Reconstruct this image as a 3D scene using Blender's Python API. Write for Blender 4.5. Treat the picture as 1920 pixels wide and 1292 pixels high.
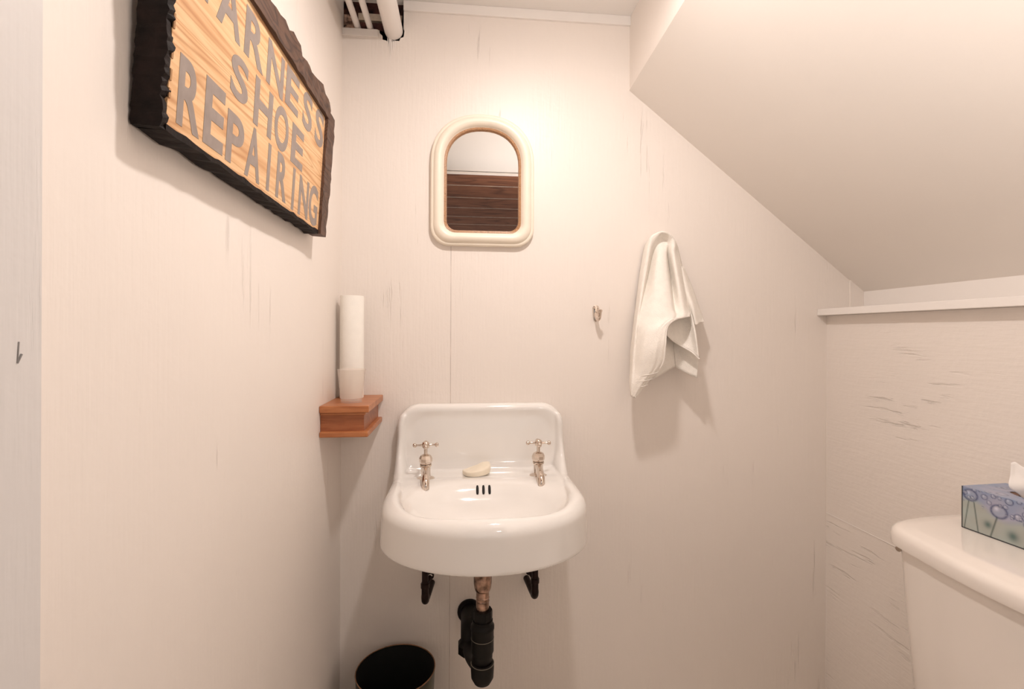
import bpy, bmesh, math, random
import numpy as np
from mathutils import Vector, Matrix
from mathutils.bvhtree import BVHTree

random.seed(4)
rng = np.random.default_rng(7)
S = bpy.context.scene
COL = S.collection
for o in list(bpy.data.objects):
    bpy.data.objects.remove(o)

# ------------------------------------------------------------------ camera
EYE = 1.16
cam_d = bpy.data.cameras.new('camera')
cam_d.sensor_width = 36.0
cam_d.lens = 930.0 / 1920.0 * 36.0
cam_d.shift_y = -22.0 / 1920.0
cam_d.clip_start = 0.01
cam = bpy.data.objects.new('camera', cam_d)
COL.objects.link(cam)
cam.matrix_world = (Matrix.Translation((0, 0, EYE)) @ Matrix.Rotation(math.radians(-5.65), 4, 'Z')
                    @ Matrix.Rotation(math.radians(90), 4, 'X') @ Matrix.Rotation(math.radians(0.23), 4, 'Z'))
S.camera = cam

# ------------------------------------------------------------------ world, exposure, lights
w = bpy.data.worlds.new('world')
S.world = w
w.use_nodes = True
w.node_tree.nodes['Background'].inputs[0].default_value = (1.0, 0.93, 0.88, 1)
w.node_tree.nodes['Background'].inputs[1].default_value = .36
S.view_settings.view_transform = 'Standard'
S.view_settings.look = 'None'
S.view_settings.gamma = 1.0
S.view_settings.use_curve_mapping = False
S.view_settings.exposure = 0.28
LAMP_COL = (1.0, 0.92, 0.88)
LAMP_STRENGTH = 385.0         # emission of the ceiling lamp's glass
FLASH_COL = (1.0, 0.93, 0.89)
FLASH_W = 1.4
FILL_W = 22.0

def point_light(name, loc, watts, col, r):
    d = bpy.data.lights.new(name, 'POINT')
    d.energy = watts
    d.color = col
    d.shadow_soft_size = r
    o = bpy.data.objects.new(name, d)
    o.location = loc
    COL.objects.link(o)
    return o
# the photographer's flash just right of the camera, and the light of the hall behind
point_light('flash_light', (0.25, 0.13, 1.22), FLASH_W, FLASH_COL, 0.03)

# added fill spot, no real source: aimed up-right to brighten soffit and ceiling
sp = bpy.data.lights.new('fill_spot', 'SPOT')
sp.energy = FILL_W; sp.color = FLASH_COL; sp.shadow_soft_size = .03
sp.spot_size = math.radians(140); sp.spot_blend = 1.0
spo = bpy.data.objects.new('fill_spot', sp); COL.objects.link(spo)
spo.location = (0.25, 0.13, 1.25)
spo.rotation_euler = Vector((.50, .18, .85)).to_track_quat('-Z', 'Y').to_euler()

# ------------------------------------------------------------------ helpers
def tag(o, label=None, cat=None, group=None, kind=None):
    if label: o['label'] = label
    if cat: o['category'] = cat
    if group: o['group'] = group
    if kind: o['kind'] = kind
    return o

def thing(name, label, cat, loc=(0, 0, 0), rz=0.0, group=None):
    o = bpy.data.objects.new(name, None)
    o.empty_display_size = 0.05
    COL.objects.link(o)
    o.location = loc
    o.rotation_euler = (0, 0, rz)
    return tag(o, label, cat, group)

def link_mesh(name, me, mat, parent=None, smooth=False, angle=None):
    o = bpy.data.objects.new(name, me)
    COL.objects.link(o)
    if mat: me.materials.append(mat)
    if parent: o.parent = parent
    if smooth:
        for p in me.polygons: p.use_smooth = True
        if angle is not None:
            bm = bmesh.new(); bm.from_mesh(me)
            for e in bm.edges:
                if len(e.link_faces) == 2 and e.calc_face_angle(0) > angle: e.smooth = False
            bm.to_mesh(me); bm.free()
    return o

def from_bm(name, bm, mat, parent=None, smooth=False, angle=math.radians(40)):
    bmesh.ops.recalc_face_normals(bm, faces=bm.faces)
    me = bpy.data.meshes.new(name)
    bm.to_mesh(me); bm.free()
    return link_mesh(name, me, mat, parent, smooth, angle)

def from_pydata(name, v, f, mat, parent=None, smooth=True, angle=None):
    me = bpy.data.meshes.new(name)
    me.from_pydata(v, [], f); me.update()
    return link_mesh(name, me, mat, parent, smooth, angle)

def add_box(bm, x0, x1, y0, y1, z0, z1, bev=0.0, seg=2):
    r = bmesh.ops.create_cube(bm, size=1.0)
    vs = r['verts']
    for v in vs:
        v.co = Vector((x0 + (v.co.x + .5) * (x1 - x0), y0 + (v.co.y + .5) * (y1 - y0), z0 + (v.co.z + .5) * (z1 - z0)))
    if bev > 0:
        es = list({e for v in vs for e in v.link_edges})
        bmesh.ops.bevel(bm, geom=es, offset=bev, segments=seg, profile=0.6, affect='EDGES')

def add_lathe(bm, prof, c=(0, 0, 0), n=32, axis='Z', close=False):
    """prof: list of (r, h); revolved round an axis through c"""
    rings = []
    for r, h in prof:
        if r < 1e-6:
            p = (0, 0, h)
            rings.append([bm.verts.new(rot_axis(p, axis, c))])
        else:
            rings.append([bm.verts.new(rot_axis((r * math.cos(2 * math.pi * i / n), r * math.sin(2 * math.pi * i / n), h), axis, c)) for i in range(n)])
    pairs = list(zip(rings[:-1], rings[1:]))
    if close: pairs.append((rings[-1], rings[0]))
    for a, b in pairs:
        if len(a) == 1 and len(b) == 1: continue
        for i in range(n):
            j = (i + 1) % n
            if len(a) == 1: bm.faces.new((a[0], b[i], b[j]))
            elif len(b) == 1: bm.faces.new((a[i], a[j], b[0]))
            else: bm.faces.new((a[i], a[j], b[j], b[i]))

def rot_axis(p, axis, c):
    x, y, z = p
    if axis == 'Y': x, y, z = x, z, y
    elif axis == 'X': x, y, z = z, x, y
    return (x + c[0], y + c[1], z + c[2])

def add_tube(bm, pts, rad, n=16, caps=True):
    """round tube along a polyline; rad a number or one per point"""
    pts = [Vector(p) for p in pts]
    rad = [rad] * len(pts) if isinstance(rad, (int, float)) else rad
    t0 = (pts[1] - pts[0]).normalized()
    up = Vector((0, 0, 1)) if abs(t0.z) < .9 else Vector((1, 0, 0))
    nrm = t0.cross(up).normalized()
    rings = []
    for i, p in enumerate(pts):
        a = pts[max(i - 1, 0)]; b = pts[min(i + 1, len(pts) - 1)]
        t = (b - a).normalized()
        nrm = (nrm - t * nrm.dot(t)).normalized()
        bi = t.cross(nrm)
        rings.append([bm.verts.new(p + rad[i] * (nrm * math.cos(2 * math.pi * k / n) + bi * math.sin(2 * math.pi * k / n))) for k in range(n)])
    for a, b in zip(rings[:-1], rings[1:]):
        for k in range(n):
            j = (k + 1) % n
            bm.faces.new((a[k], a[j], b[j], b[k]))
    if caps:
        bm.faces.new(rings[0]); bm.faces.new(rings[-1][::-1])

def arc3(c, r, a0, a1, plane='YZ', n=10):
    out = []
    for i in range(n + 1):
        a = a0 + (a1 - a0) * i / n
        u, v = r * math.cos(a), r * math.sin(a)
        out.append((c[0], c[1] + u, c[2] + v) if plane == 'YZ' else (c[0] + u, c[1], c[2] + v))
    return out

def add_prism(bm, pts, y0, y1):
    """polygon in the XZ plane extruded along Y"""
    a = [bm.verts.new((x, y0, z)) for x, z in pts]
    b = [bm.verts.new((x, y1, z)) for x, z in pts]
    f1 = bm.faces.new(a); f2 = bm.faces.new(b[::-1])
    n = len(pts)
    for i in range(n):
        j = (i + 1) % n
        bm.faces.new((a[j], a[i], b[i], b[j]))
    bmesh.ops.triangulate(bm, faces=[f1, f2])

def loft(rings, cap0=True, cap1=True):
    v = [p for r in rings for p in r]; n = len(rings[0]); f = []
    for k in range(len(rings) - 1):
        for i in range(n):
            j = (i + 1) % n
            f.append((k * n + i, k * n + j, (k + 1) * n + j, (k + 1) * n + i))
    if cap0: f.append(tuple(range(n))[::-1])
    if cap1: f.append(tuple(range((len(rings) - 1) * n, len(rings) * n)))
    return v, f

def catmull(a, k):
    """interpolating spline through rows of a (n, ...), k steps a span"""
    a = np.asarray(a, float); n = len(a)
    p = np.concatenate([2 * a[:1] - a[1:2], a, 2 * a[-1:] - a[-2:-1]])
    out = []
    for i in range(n - 1):
        p0, p1, p2, p3 = p[i], p[i + 1], p[i + 2], p[i + 3]
        for s in range(k):
            t = s / k
            out.append(.5 * (2 * p1 + (p2 - p0) * t + (2 * p0 - 5 * p1 + 4 * p2 - p3) * t * t + (3 * p1 - p0 - 3 * p2 + p3) * t ** 3))
    out.append(a[-1])
    return np.array(out)

# signed-distance solids -> mesh (surface nets)
def smin(a, b, k):
    h = np.clip(.5 + .5 * (b - a) / k, 0, 1)
    return b + (a - b) * h - k * h * (1 - h)
def smax(a, b, k): return -smin(-a, -b, k)
def rbox2(x, y, hx, hy, r):
    qx, qy = np.abs(x) - hx + r, np.abs(y) - hy + r
    return np.minimum(np.maximum(qx, qy), 0) + np.hypot(np.maximum(qx, 0), np.maximum(qy, 0)) - r
def rext(d2, h, hh, r):
    a, b = d2 + r, np.abs(h) - hh + r
    return np.minimum(np.maximum(a, b), 0) + np.hypot(np.maximum(a, 0), np.maximum(b, 0)) - r

def surface_net(fn, lo, hi, h):
    ax = [np.arange(l, u + h, h) for l, u in zip(lo, hi)]
    X, Y, Z = np.meshgrid(*ax, indexing='ij')
    F = fn(X, Y, Z)
    nx, ny, nz = F.shape
    acc = np.zeros((nx - 1, ny - 1, nz - 1, 3)); cnt = np.zeros((nx - 1, ny - 1, nz - 1))
    ins = F < 0
    corners = [(i, j, k) for i in (0, 1) for j in (0, 1) for k in (0, 1)]
    sl = lambda c: (slice(c[0], nx - 1 + c[0]), slice(c[1], ny - 1 + c[1]), slice(c[2], nz - 1 + c[2]))
    for a in corners:
        for d in range(3):
            if a[d]: continue
            b = list(a); b[d] = 1
            fa, fb = F[sl(a)], F[sl(b)]
            m = (fa < 0) != (fb < 0)
            t = np.where(m, fa / np.where(m, fa - fb, 1), 0)
            p = np.zeros(m.shape + (3,))
            for q in range(3): p[..., q] = a[q]
            p[..., d] += t
            acc += p * m[..., None]; cnt += m
    act = cnt > 0
    idx = -np.ones(act.shape, int); idx[act] = np.arange(act.sum())
    base = np.stack(np.nonzero(act), 1)
    V = np.array(lo) + h * (base + acc[act] / cnt[act][:, None])
    faces = []
    for d in range(3):
        e = [(d + 1) % 3, (d + 2) % 3]
        s0 = [slice(None)] * 3; s1 = [slice(None)] * 3
        s0[d] = slice(0, -1); s1[d] = slice(1, None)
        c = ins[tuple(s0)] != ins[tuple(s1)]
        P = np.stack(np.nonzero(c), 1)
        ok = np.ones(len(P), bool)
        for q in e: ok &= (P[:, q] > 0) & (P[:, q] < F.shape[q] - 1)
        P = P[ok]
        q0 = P.copy(); q1 = P.copy(); q2 = P.copy(); q3 = P.copy()
        q0[:, e[0]] -= 1; q0[:, e[1]] -= 1
        q1[:, e[1]] -= 1
        q3[:, e[0]] -= 1
        Q = np.stack([idx[tuple(q.T)] for q in (q0, q1, q2, q3)], 1)
        fl = ~ins[tuple(P.T)]
        Q[fl] = Q[fl][:, ::-1]
        faces.append(Q)
    return V.tolist(), np.concatenate(faces).tolist()

# ------------------------------------------------------------------ materials
def mat_new(name):
    m = bpy.data.materials.new(name); m.use_nodes = True
    nt = m.node_tree
    return m, nt, nt.nodes['Principled BSDF']

def N(nt, typ, **kw):
    n = nt.nodes.new(typ)
    for k, v in kw.items():
        if k.startswith('i_'):
            key = k[2:]
            n.inputs[int(key) if key.isdigit() else key.replace('_', ' ')].default_value = v
        else: setattr(n, k, v)
    return n

def coords(nt, scale, rot=(0, 0, 0)):
    tc = N(nt, 'ShaderNodeTexCoord'); mp = N(nt, 'ShaderNodeMapping')
    mp.inputs['Scale'].default_value = scale
    mp.inputs['Rotation'].default_value = rot
    nt.links.new(tc.outputs['Object'], mp.inputs['Vector'])
    return mp.outputs['Vector']

def ramp(nt, fac, stops):
    r = N(nt, 'ShaderNodeValToRGB')
    el = r.color_ramp.elements
    while len(el) < len(stops): el.new(.5)
    for e, (p, c) in zip(el, stops):
        e.position = p; e.color = (*c, 1) if len(c) == 3 else c
    nt.links.new(fac, r.inputs['Fac'])
    return r.outputs['Color']

def simple(name, col, rough=.5, metal=0.0, coat=0.0, noise=0.0, nscale=30.0, bump=0.0, bscale=200.0, bdist=.001):
    m, nt, b = mat_new(name)
    b.inputs['Base Color'].default_value = (*col, 1)
    b.inputs['Roughness'].default_value = rough
    b.inputs['Metallic'].default_value = metal
    b.inputs['Coat Weight'].default_value = coat
    v = coords(nt, (1, 1, 1))
    if noise:
        n = N(nt, 'ShaderNodeTexNoise', i_Scale=nscale, i_Detail=4.0)
        nt.links.new(v, n.inputs['Vector'])
        lo = tuple(c * (1 - noise) for c in col); hi = tuple(min(1, c * (1 + noise)) for c in col)
        nt.links.new(ramp(nt, n.outputs['Fac'], [(.3, lo), (.7, hi)]), b.inputs['Base Color'])
    if bump:
        n = N(nt, 'ShaderNodeTexNoise', i_Scale=bscale, i_Detail=3.0)
        nt.links.new(v, n.inputs['Vector'])
        bp = N(nt, 'ShaderNodeBump', i_Strength=bump, i_Distance=bdist)
        nt.links.new(n.outputs['Fac'], bp.inputs['Height'])
        nt.links.new(bp.outputs['Normal'], b.inputs['Normal'])
    return m

WALL = (0.88, 0.805, 0.74)
def painted_ply(name, grain, col=WALL, cracks=.9, rough=.42, bump=.8, thr=.63):
    """brush-painted plywood: grain is the stretch of the texture along x, y, z"""
    m, nt, b = mat_new(name)
    b.inputs['Roughness'].default_value = rough
    v1 = coords(nt, grain); v2 = coords(nt, (1, 1, 1))
    L = nt.links.new
    big = N(nt, 'ShaderNodeTexNoise', i_Scale=2.2, i_Detail=3.0); L(v2, big.inputs['Vector'])
    tint = ramp(nt, big.outputs['Fac'], [(.35, tuple(c * .975 for c in col)), (.65, col)])
    L(tint, b.inputs['Base Color'])
    fine = N(nt, 'ShaderNodeTexNoise', i_Scale=60.0, i_Detail=5.0, i_Roughness=.6); L(v1, fine.inputs['Vector'])
    brush = N(nt, 'ShaderNodeTexNoise', i_Scale=150.0, i_Detail=2.0); L(v1, brush.inputs['Vector'])
    lump = N(nt, 'ShaderNodeTexNoise', i_Scale=70.0, i_Detail=2.0); L(v2, lump.inputs['Vector'])
    where = N(nt, 'ShaderNodeTexNoise', i_Scale=4.0, i_Detail=2.0); L(v2, where.inputs['Vector'])
    wm = N(nt, 'ShaderNodeMapRange', i_1=.5, i_2=.68); L(where.outputs['Fac'], wm.inputs[0])
    cr = N(nt, 'ShaderNodeMapRange', i_1=thr, i_2=thr + .07); L(fine.outputs['Fac'], cr.inputs[0])
    mul = N(nt, 'ShaderNodeMath', operation='MULTIPLY'); L(cr.outputs[0], mul.inputs[0]); L(wm.outputs[0], mul.inputs[1])
    neg = N(nt, 'ShaderNodeMath', operation='MULTIPLY', i_1=-cracks); L(mul.outputs[0], neg.inputs[0])
    a1 = N(nt, 'ShaderNodeMath', operation='MULTIPLY_ADD', i_1=.25); L(brush.outputs['Fac'], a1.inputs[0]); L(neg.outputs[0], a1.inputs[2])
    a2 = N(nt, 'ShaderNodeMath', operation='MULTIPLY_ADD', i_1=.22); L(lump.outputs['Fac'], a2.inputs[0]); L(a1.outputs[0], a2.inputs[2])
    bp = N(nt, 'ShaderNodeBump', i_Strength=bump, i_Distance=.0028); L(a2.outputs[0], bp.inputs['Height'])
    L(bp.outputs['Normal'], b.inputs['Normal'])
    return m

def wood(name, cols, grain=(1, 1, 1), scale=8.0, dist=3.0, rough=.45, bump=.2, knots=False):
    m, nt, b = mat_new(name); L = nt.links.new
    v = coords(nt, grain)
    n0 = N(nt, 'ShaderNodeTexNoise', i_Scale=scale, i_Detail=2.0, i_Distortion=.6); L(v, n0.inputs['Vector'])
    mul = N(nt, 'ShaderNodeMath', operation='MULTIPLY', i_1=dist * 10); L(n0.outputs['Fac'], mul.inputs[0])
    fr = N(nt, 'ShaderNodeMath', operation='FRACT'); L(mul.outputs[0], fr.inputs[0])
    fib = N(nt, 'ShaderNodeTexNoise', i_Scale=scale * 14, i_Detail=4.0); L(v, fib.inputs['Vector'])
    ring = ramp(nt, fr.outputs[0], [(0.0, cols[1]), (.18, cols[0]), (.75, cols[0]), (1.0, cols[1])])
    fc = ramp(nt, fib.outputs['Fac'], [(.35, cols[2]), (.62, (1, 1, 1))])
    mx = N(nt, 'ShaderNodeMix', data_type='RGBA', blend_type='MULTIPLY'); mx.inputs[0].default_value = .55
    L(ring, mx.inputs[6]); L(fc, mx.inputs[7])
    L(mx.outputs[2], b.inputs['Base Color'])
    b.inputs['Roughness'].default_value = rough
    bp = N(nt, 'ShaderNodeBump', i_Strength=bump, i_Distance=.001); L(fib.outputs['Fac'], bp.inputs['Height'])
    L(bp.outputs['Normal'], b.inputs['Normal'])
    return m

M = {}
M['wall_v'] = painted_ply('painted_plywood_upright_grain', (1, 1, .06))
M['wall_h'] = painted_ply('painted_plywood_level_grain', (1, .11, 1), cracks=1.1, thr=.59)
M['soffit'] = painted_ply('painted_soffit', (1, .12, 1), col=(.83, .77, .71), cracks=.3, bump=.22)
M['ceiling'] = painted_ply('painted_ceiling', (1, .3, 1), col=(.86, .82, .78), cracks=.1, bump=.2)
M['trim'] = simple('painted_trim', (.88, .83, .785), .35, bump=.25, bscale=90)
M['casing'] = painted_ply('painted_casing', (1, 1, .06), col=(.74, .71, .69), cracks=.3)
M['floor'] = simple('cream_painted_floor', (.80, .71, .61), .45, noise=.04, nscale=12, bump=.2, bscale=60)
M['dark'] = simple('dark_gap', (.02, .014, .01), .9, noise=.3)
M['cavity'] = simple('old_brown_lumber', (.10, .03, .02), .8, noise=.9, nscale=45, bump=.6, bscale=60, bdist=.004)
M['lath'] = simple('bare_lath', (.62, .5, .38), .8, noise=.25, nscale=40)
M['rubble'] = simple('broken_plaster', (.42, .27, .2), .9, noise=.8, nscale=90, bump=.8, bscale=120, bdist=.003)
M['pipe'] = simple('painted_pipe', (.88, .83, .79), .3, bump=.15, bscale=60)
M['porcelain'] = simple('white_enamel', (.87, .84, .80), .09, coat=.6, noise=.015, nscale=8)
M['ceramic'] = simple('toilet_ceramic', (.87, .80, .735), .14, coat=.5, noise=.01, nscale=6)
M['chrome'] = simple('worn_nickel', (.70, .61, .535), .10, 1.0, bump=.05, bscale=80)
M['tail'] = simple('tarnished_brass_pipe', (.40, .27, .21), .24, 1.0, noise=.7, nscale=55, bump=.2, bscale=90)
M['iron'] = simple('dark_pipe', (.018, .008, .007), .4, .3, noise=.5, nscale=70)
M['abs'] = simple('black_drain_plastic', (.004, .003, .0025), .5, bump=.1, bscale=200)
M['ring'] = simple('pale_joint_line', (.22, .2, .16), .5, noise=.3)
M['slot'] = simple('dark_hole', (.004, .003, .003), .7, noise=.2)
M['soap'] = simple('cream_soap', (.88, .79, .64), .45, noise=.03, nscale=30)
M['frame'] = simple('cream_painted_frame', (.90, .81, .68), .38, noise=.02, nscale=20, bump=.1, bscale=60)
M['gilt'] = wood('gilt_wood_lip', [(.50, .27, .13), (.32, .16, .07), (.6, .5, .4)], (1, 1, 1), 20, rough=.4)
M['mirror'] = simple('silvered_glass', (.90, .89, .87), .015, 1.0, bump=.004, bscale=14, bdist=.0004)
M['towel'] = simple('white_terry', (.93, .875, .80), .95, noise=.03, nscale=60, bump=.7, bscale=420, bdist=.0022)
M['band'] = simple('woven_towel_band', (.90, .84, .775), .85, bump=.3, bscale=300)
M['paper'] = simple('paper_towel', (.93, .89, .82), .9, noise=.015, nscale=60, bump=.25, bscale=260, bdist=.0012)
M['card'] = simple('grey_cardboard', (.45, .36, .28), .9, noise=.15)
M['tissue'] = simple('tissue_paper', (.93, .89, .85), .9, noise=.01, bump=.1, bscale=100)
M['sign'] = wood('yellow_pine_board', [(.80, .53, .29), (.60, .325, .15), (.78, .58, .42)], (1.0, .075, 1.2), 10.0, 2.2, rough=.55, bump=.25)
M['letters'] = simple('grey_sign_paint', (.30, .245, .215), .6, noise=.10, nscale=60)
M['black'] = simple('shaded_frame_wood', (.010, .005, .004), .7, noise=.6, nscale=60, bump=.7, bscale=90, bdist=.002)  # frame wood with shade put into its colour: unlit underside and near end
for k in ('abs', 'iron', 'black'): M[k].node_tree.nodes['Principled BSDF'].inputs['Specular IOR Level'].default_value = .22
M['bark'] = wood('dark_rough_edge_wood', [(.115, .058, .036), (.05, .024, .015), (.4, .3, .25)], (1, .1, .5), 18, 2.0, rough=.6, bump=.8)
M['bark_raw'] = simple('raw_chipped_wood', (.42, .22, .10), .8, noise=.4, nscale=60)
M['shelf'] = wood('orange_stained_pine', [(.50, .19, .07), (.42, .145, .05), (.66, .5, .4)], (.12, 1, 1.0), 14, .5, rough=.35, bump=.15)
M['shelf_block'] = wood('dark_stained_pine', [(.38, .125, .045), (.30, .09, .03), (.6, .45, .36)], (.12, 1, 1.0), 14, .5, rough=.35, bump=.15)
M['basket'] = simple('dark_olive_tin', (.028, .034, .014), .3, .3, noise=.6, nscale=25)
M['basket_in'] = simple('black_inside', (.004, .004, .0035), .75, noise=.3)
M['basket_rim'] = simple('worn_copper_rim', (.36, .20, .12), .4, .7, noise=.4, nscale=60)
M['plank'] = wood('brown_ceiling_planks', [(.30, .12, .06), (.17, .062, .03), (.45, .33, .28)], (.13, .6, 1), 6, 1.2, rough=.75)
M['gap'] = simple('pale_gap_strip', (.75, .66, .57), .7, noise=.2)
M['hall'] = simple('hall_plaster', (.72, .66, .6), .8, noise=.05)
M['pencil'] = simple('grey_scuff', (.30, .28, .27), .7, noise=.3)

def cup_material():
    m, nt, b = mat_new('frosted_clear_plastic')
    b.inputs['Base Color'].default_value = (.96, .93, .90, 1)
    b.inputs['Roughness'].default_value = .28
    b.inputs['IOR'].default_value = 1.35
    n = N(nt, 'ShaderNodeTexNoise', i_Scale=40.0)
    nt.links.new(coords(nt, (1, 1, .2)), n.inputs['Vector'])
    mr = N(nt, 'ShaderNodeMapRange', i_3=.09, i_4=.19); nt.links.new(n.outputs['Fac'], mr.inputs[0])
    tr = N(nt, 'ShaderNodeBsdfTransparent'); tr.inputs[0].default_value = (.97, .95, .93, 1)
    mx = N(nt, 'ShaderNodeMixShader')
    nt.links.new(mr.outputs[0], mx.inputs[0]); nt.links.new(tr.outputs[0], mx.inputs[1]); nt.links.new(b.outputs[0], mx.inputs[2])
    nt.links.new(mx.outputs[0], nt.nodes['Material Output'].inputs[0])
    return m
M['cup'] = cup_material()

def glow_material():
    m, nt, b = mat_new('lit_opal_glass')
    b.inputs['Base Color'].default_value = (.9, .88, .85, 1)
    b.inputs['Emission Color'].default_value = (*LAMP_COL, 1)
    b.inputs['Emission Strength'].default_value = LAMP_STRENGTH
    return m
M['glow'] = glow_material()

# ------------------------------------------------------------------ the room
XL, YB, ZC = -0.337, 1.42, 2.09       # left wall, back wall, ceiling
X1, X2, X3 = 0.486, 1.231, 1.111      # upper right wall, frieze under the stairs, lower right wall
Z1, Z2, ZL = 1.876, 1.2914, 1.236     # soffit top, soffit foot, ledge top

def struct(name, bm, mat, parent=None, smooth=False):
    o = from_bm(name, bm, mat, parent, smooth)
    o['kind'] = 'structure'
    return o

# floor
bm = bmesh.new(); add_box(bm, -1.3, 1.6, -2.3, 1.6, -.04, 0); struct('floor', bm, M['floor'])

# back wall, with the ragged hole for the pipes at its upper left corner
PX, PZ, PR = -.197, 2.007, .0255      # big pipe
hole = [(-.1695, ZC), (-.1695, 2.03)]
for k, a in enumerate(np.linspace(math.radians(18), math.radians(-168), 13)):
    r = .0285 + .0028 * math.sin(k * 2.7) + (.006 if a < math.radians(-95) else 0)
    hole.append((PX + r * math.cos(a) - (.003 if a < math.radians(-90) else 0), PZ + r * math.sin(a) - .001))
hole = [p for p in hole if not (p[0] < PX - .02 and p[1] > 2.006)]
hole += [(-.236, 2.006), (-.245, 2.0085), (-.29, 2.0075), (XL - .03, 2.0065)]
pts = [(XL - .03, 0), (1.3, 0), (1.3, ZC)] + hole
bm = bmesh.new(); add_prism(bm, pts, YB, YB + .014); struct('wall_back', bm, M['wall_v'])
# narrow seam between the two plywood sheets, and a faint one at the far left
for i, (x, z0, z1) in enumerate([(-.0345, .02, 1.43)]):
    bm = bmesh.new(); add_box(bm, x - .0004, x + .0004, YB - .0004, YB + .002, z0, z1)
    struct('trim_1', bm, simple('seam_shade', (.42, .33, .27), .9, noise=.6, nscale=22))
# strip nailed under the hole
bm = bmesh.new(); add_box(bm, XL, -.240, YB - .003, YB + .004, 1.987, 2.0065, .0008); struct('trim_2', bm, M['trim'])
# flat trim along the ceiling
bm = bmesh.new(); add_box(bm, -.1695, X1, YB - .008, YB + .002, 2.0625, ZC, .0012); struct('trim_3', bm, M['trim'])
# recess seen through the hole
bm = bmesh.new()
add_box(bm, XL - .03, -.1, YB + .13, YB + .16, 1.88, 2.2)
add_box(bm, XL - .06, XL - .03, YB + .014, YB + .16, 1.88, 2.2)
add_box(bm, -.115, -.1, YB + .014, YB + .16, 1.88, 2.2)
add_box(bm, XL - .06, -.1, YB + .014, YB + .16, 1.86, 1.88)
add_box(bm, XL - .06, -.1, YB + .014, YB + .16, 2.2, 2.22)
struct('wall_recess', bm, M['cavity'])
bm = bmesh.new(); add_box(bm, -.305, -.115, YB + .05, YB + .062, 2.063, 2.083, .001); struct('trim_4', bm, M['lath'])
bm = bmesh.new()
for k in range(26):
    s = random.uniform(.004, .011)
    add_box(bm, -.337 + random.random() * .028 - s, -.337 + random.random() * .028 + s,
            YB + .02 + random.random() * .03, YB + .055, 2.0 + random.random() * .05 - s, 2.0 + random.random() * .05 + s * 2, .001, 1)
struct('trim_5', bm, M['rubble'])

# left wall and the casing at its near end
bm = bmesh.new(); add_box(bm, XL - .03, XL, -.05, YB + .014, 0, ZC); struct('wall_left', bm, M['wall_v'])
bm = bmesh.new()
add_prism(bm, [(0, 0)] * 0 or [(XL - .001, 0.0), (XL + .017, 0.0), (XL + .017, ZC - .001), (XL - .001, ZC - .001)], .30, .412)
for v in bm.verts:
    if v.co.y < .31 and v.co.x > XL: v.co.x = XL + .006
casing = struct('trim_6', bm, M['casing'])
bm = bmesh.new()
add_tube(bm, [(XL + .0157, .3965, 1.143), (XL + .0152, .3935, 1.1365)], .0008, 6)
add_tube(bm, [(XL + .0152, .3935, 1.1365), (XL + .0154, .3945, 1.152)], .0006, 6)
from_bm('scuff_mark', bm, M['pencil'], casing)

# right-hand side: short upper wall, sloping soffit under the stairs, frieze, ledge, lower wall
bm = bmesh.new()
def quadbox(bm, a, b, c, d, off):
    """slab on a quad, thickened along off"""
    q = [Vector(p) for p in (a, b, c, d)]
    r = [p + Vector(off) for p in q]
    A = [bm.verts.new(p) for p in q]; B = [bm.verts.new(p) for p in r]
    bm.faces.new(A); bm.faces.new(B[::-1])
    for i in range(4):
        j = (i + 1) % 4
        bm.faces.new((A[j], A[i], B[i], B[j]))
zs = lambda y: Z1 + .058 * (YB - y)
YF = -.05
quadbox(bm, (X1, YB, Z1), (X1, YF, zs(YF)), (X1, YF, ZC), (X1, YB, ZC), (.02, 0, 0)); struct('wall_right_upper', bm, M['wall_v'])
bm = bmesh.new()
ys = np.linspace(YB, YF, 33)
sec = lambda y: [(X1 - .0015, y, zs(y) - .001), (X2 + .02, y, Z2 - .0157), (X2 + .034, y, Z2 + .003), (X1 + .0125, y, zs(y) + .017)]
rr = [[bm.verts.new(p) for p in sec(y)] for y in ys]
for a_, b_ in zip(rr[:-1], rr[1:]):
    for k in range(4): bm.faces.new((a_[k], a_[(k + 1) % 4], b_[(k + 1) % 4], b_[k]))
bm.faces.new(rr[0]); bm.faces.new(rr[-1][::-1])
struct('ceiling_soffit', bm, M['soffit'], None, True)
bm = bmesh.new(); add_box(bm, X2, X2 + .03, YF, YB + .01, 1.15, 1.33); struct('wall_frieze', bm, M['trim'])
bm = bmesh.new(); add_box(bm, X3, X3 + .03, YF, YB + .01, 0, 1.216); struct('wall_right', bm, M['wall_h'])
bm = bmesh.new(); add_box(bm, 1.079, X2 + .005, YF, YB - .0005, 1.2165, ZL, .0015); struct('trim_7', bm, M['trim'])
bm = bmesh.new(); add_box(bm, 1.186, X2, YB - .004, YB + .002, ZL - .001, 1.335, .0006)
for v in bm.verts:
    if v.co.z > 1.3: v.co.z = 1.2914 + (X2 - v.co.x) * .786 + .004
struct('trim_8', bm, M['wall_v'])
# level seam on the lower right wall
bm = bmesh.new(); add_box(bm, X3 - .0012, X3 + .001, YF, YB - .002, .6118, .6135, .0004); struct('trim_9', bm, M['trim'])

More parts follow.
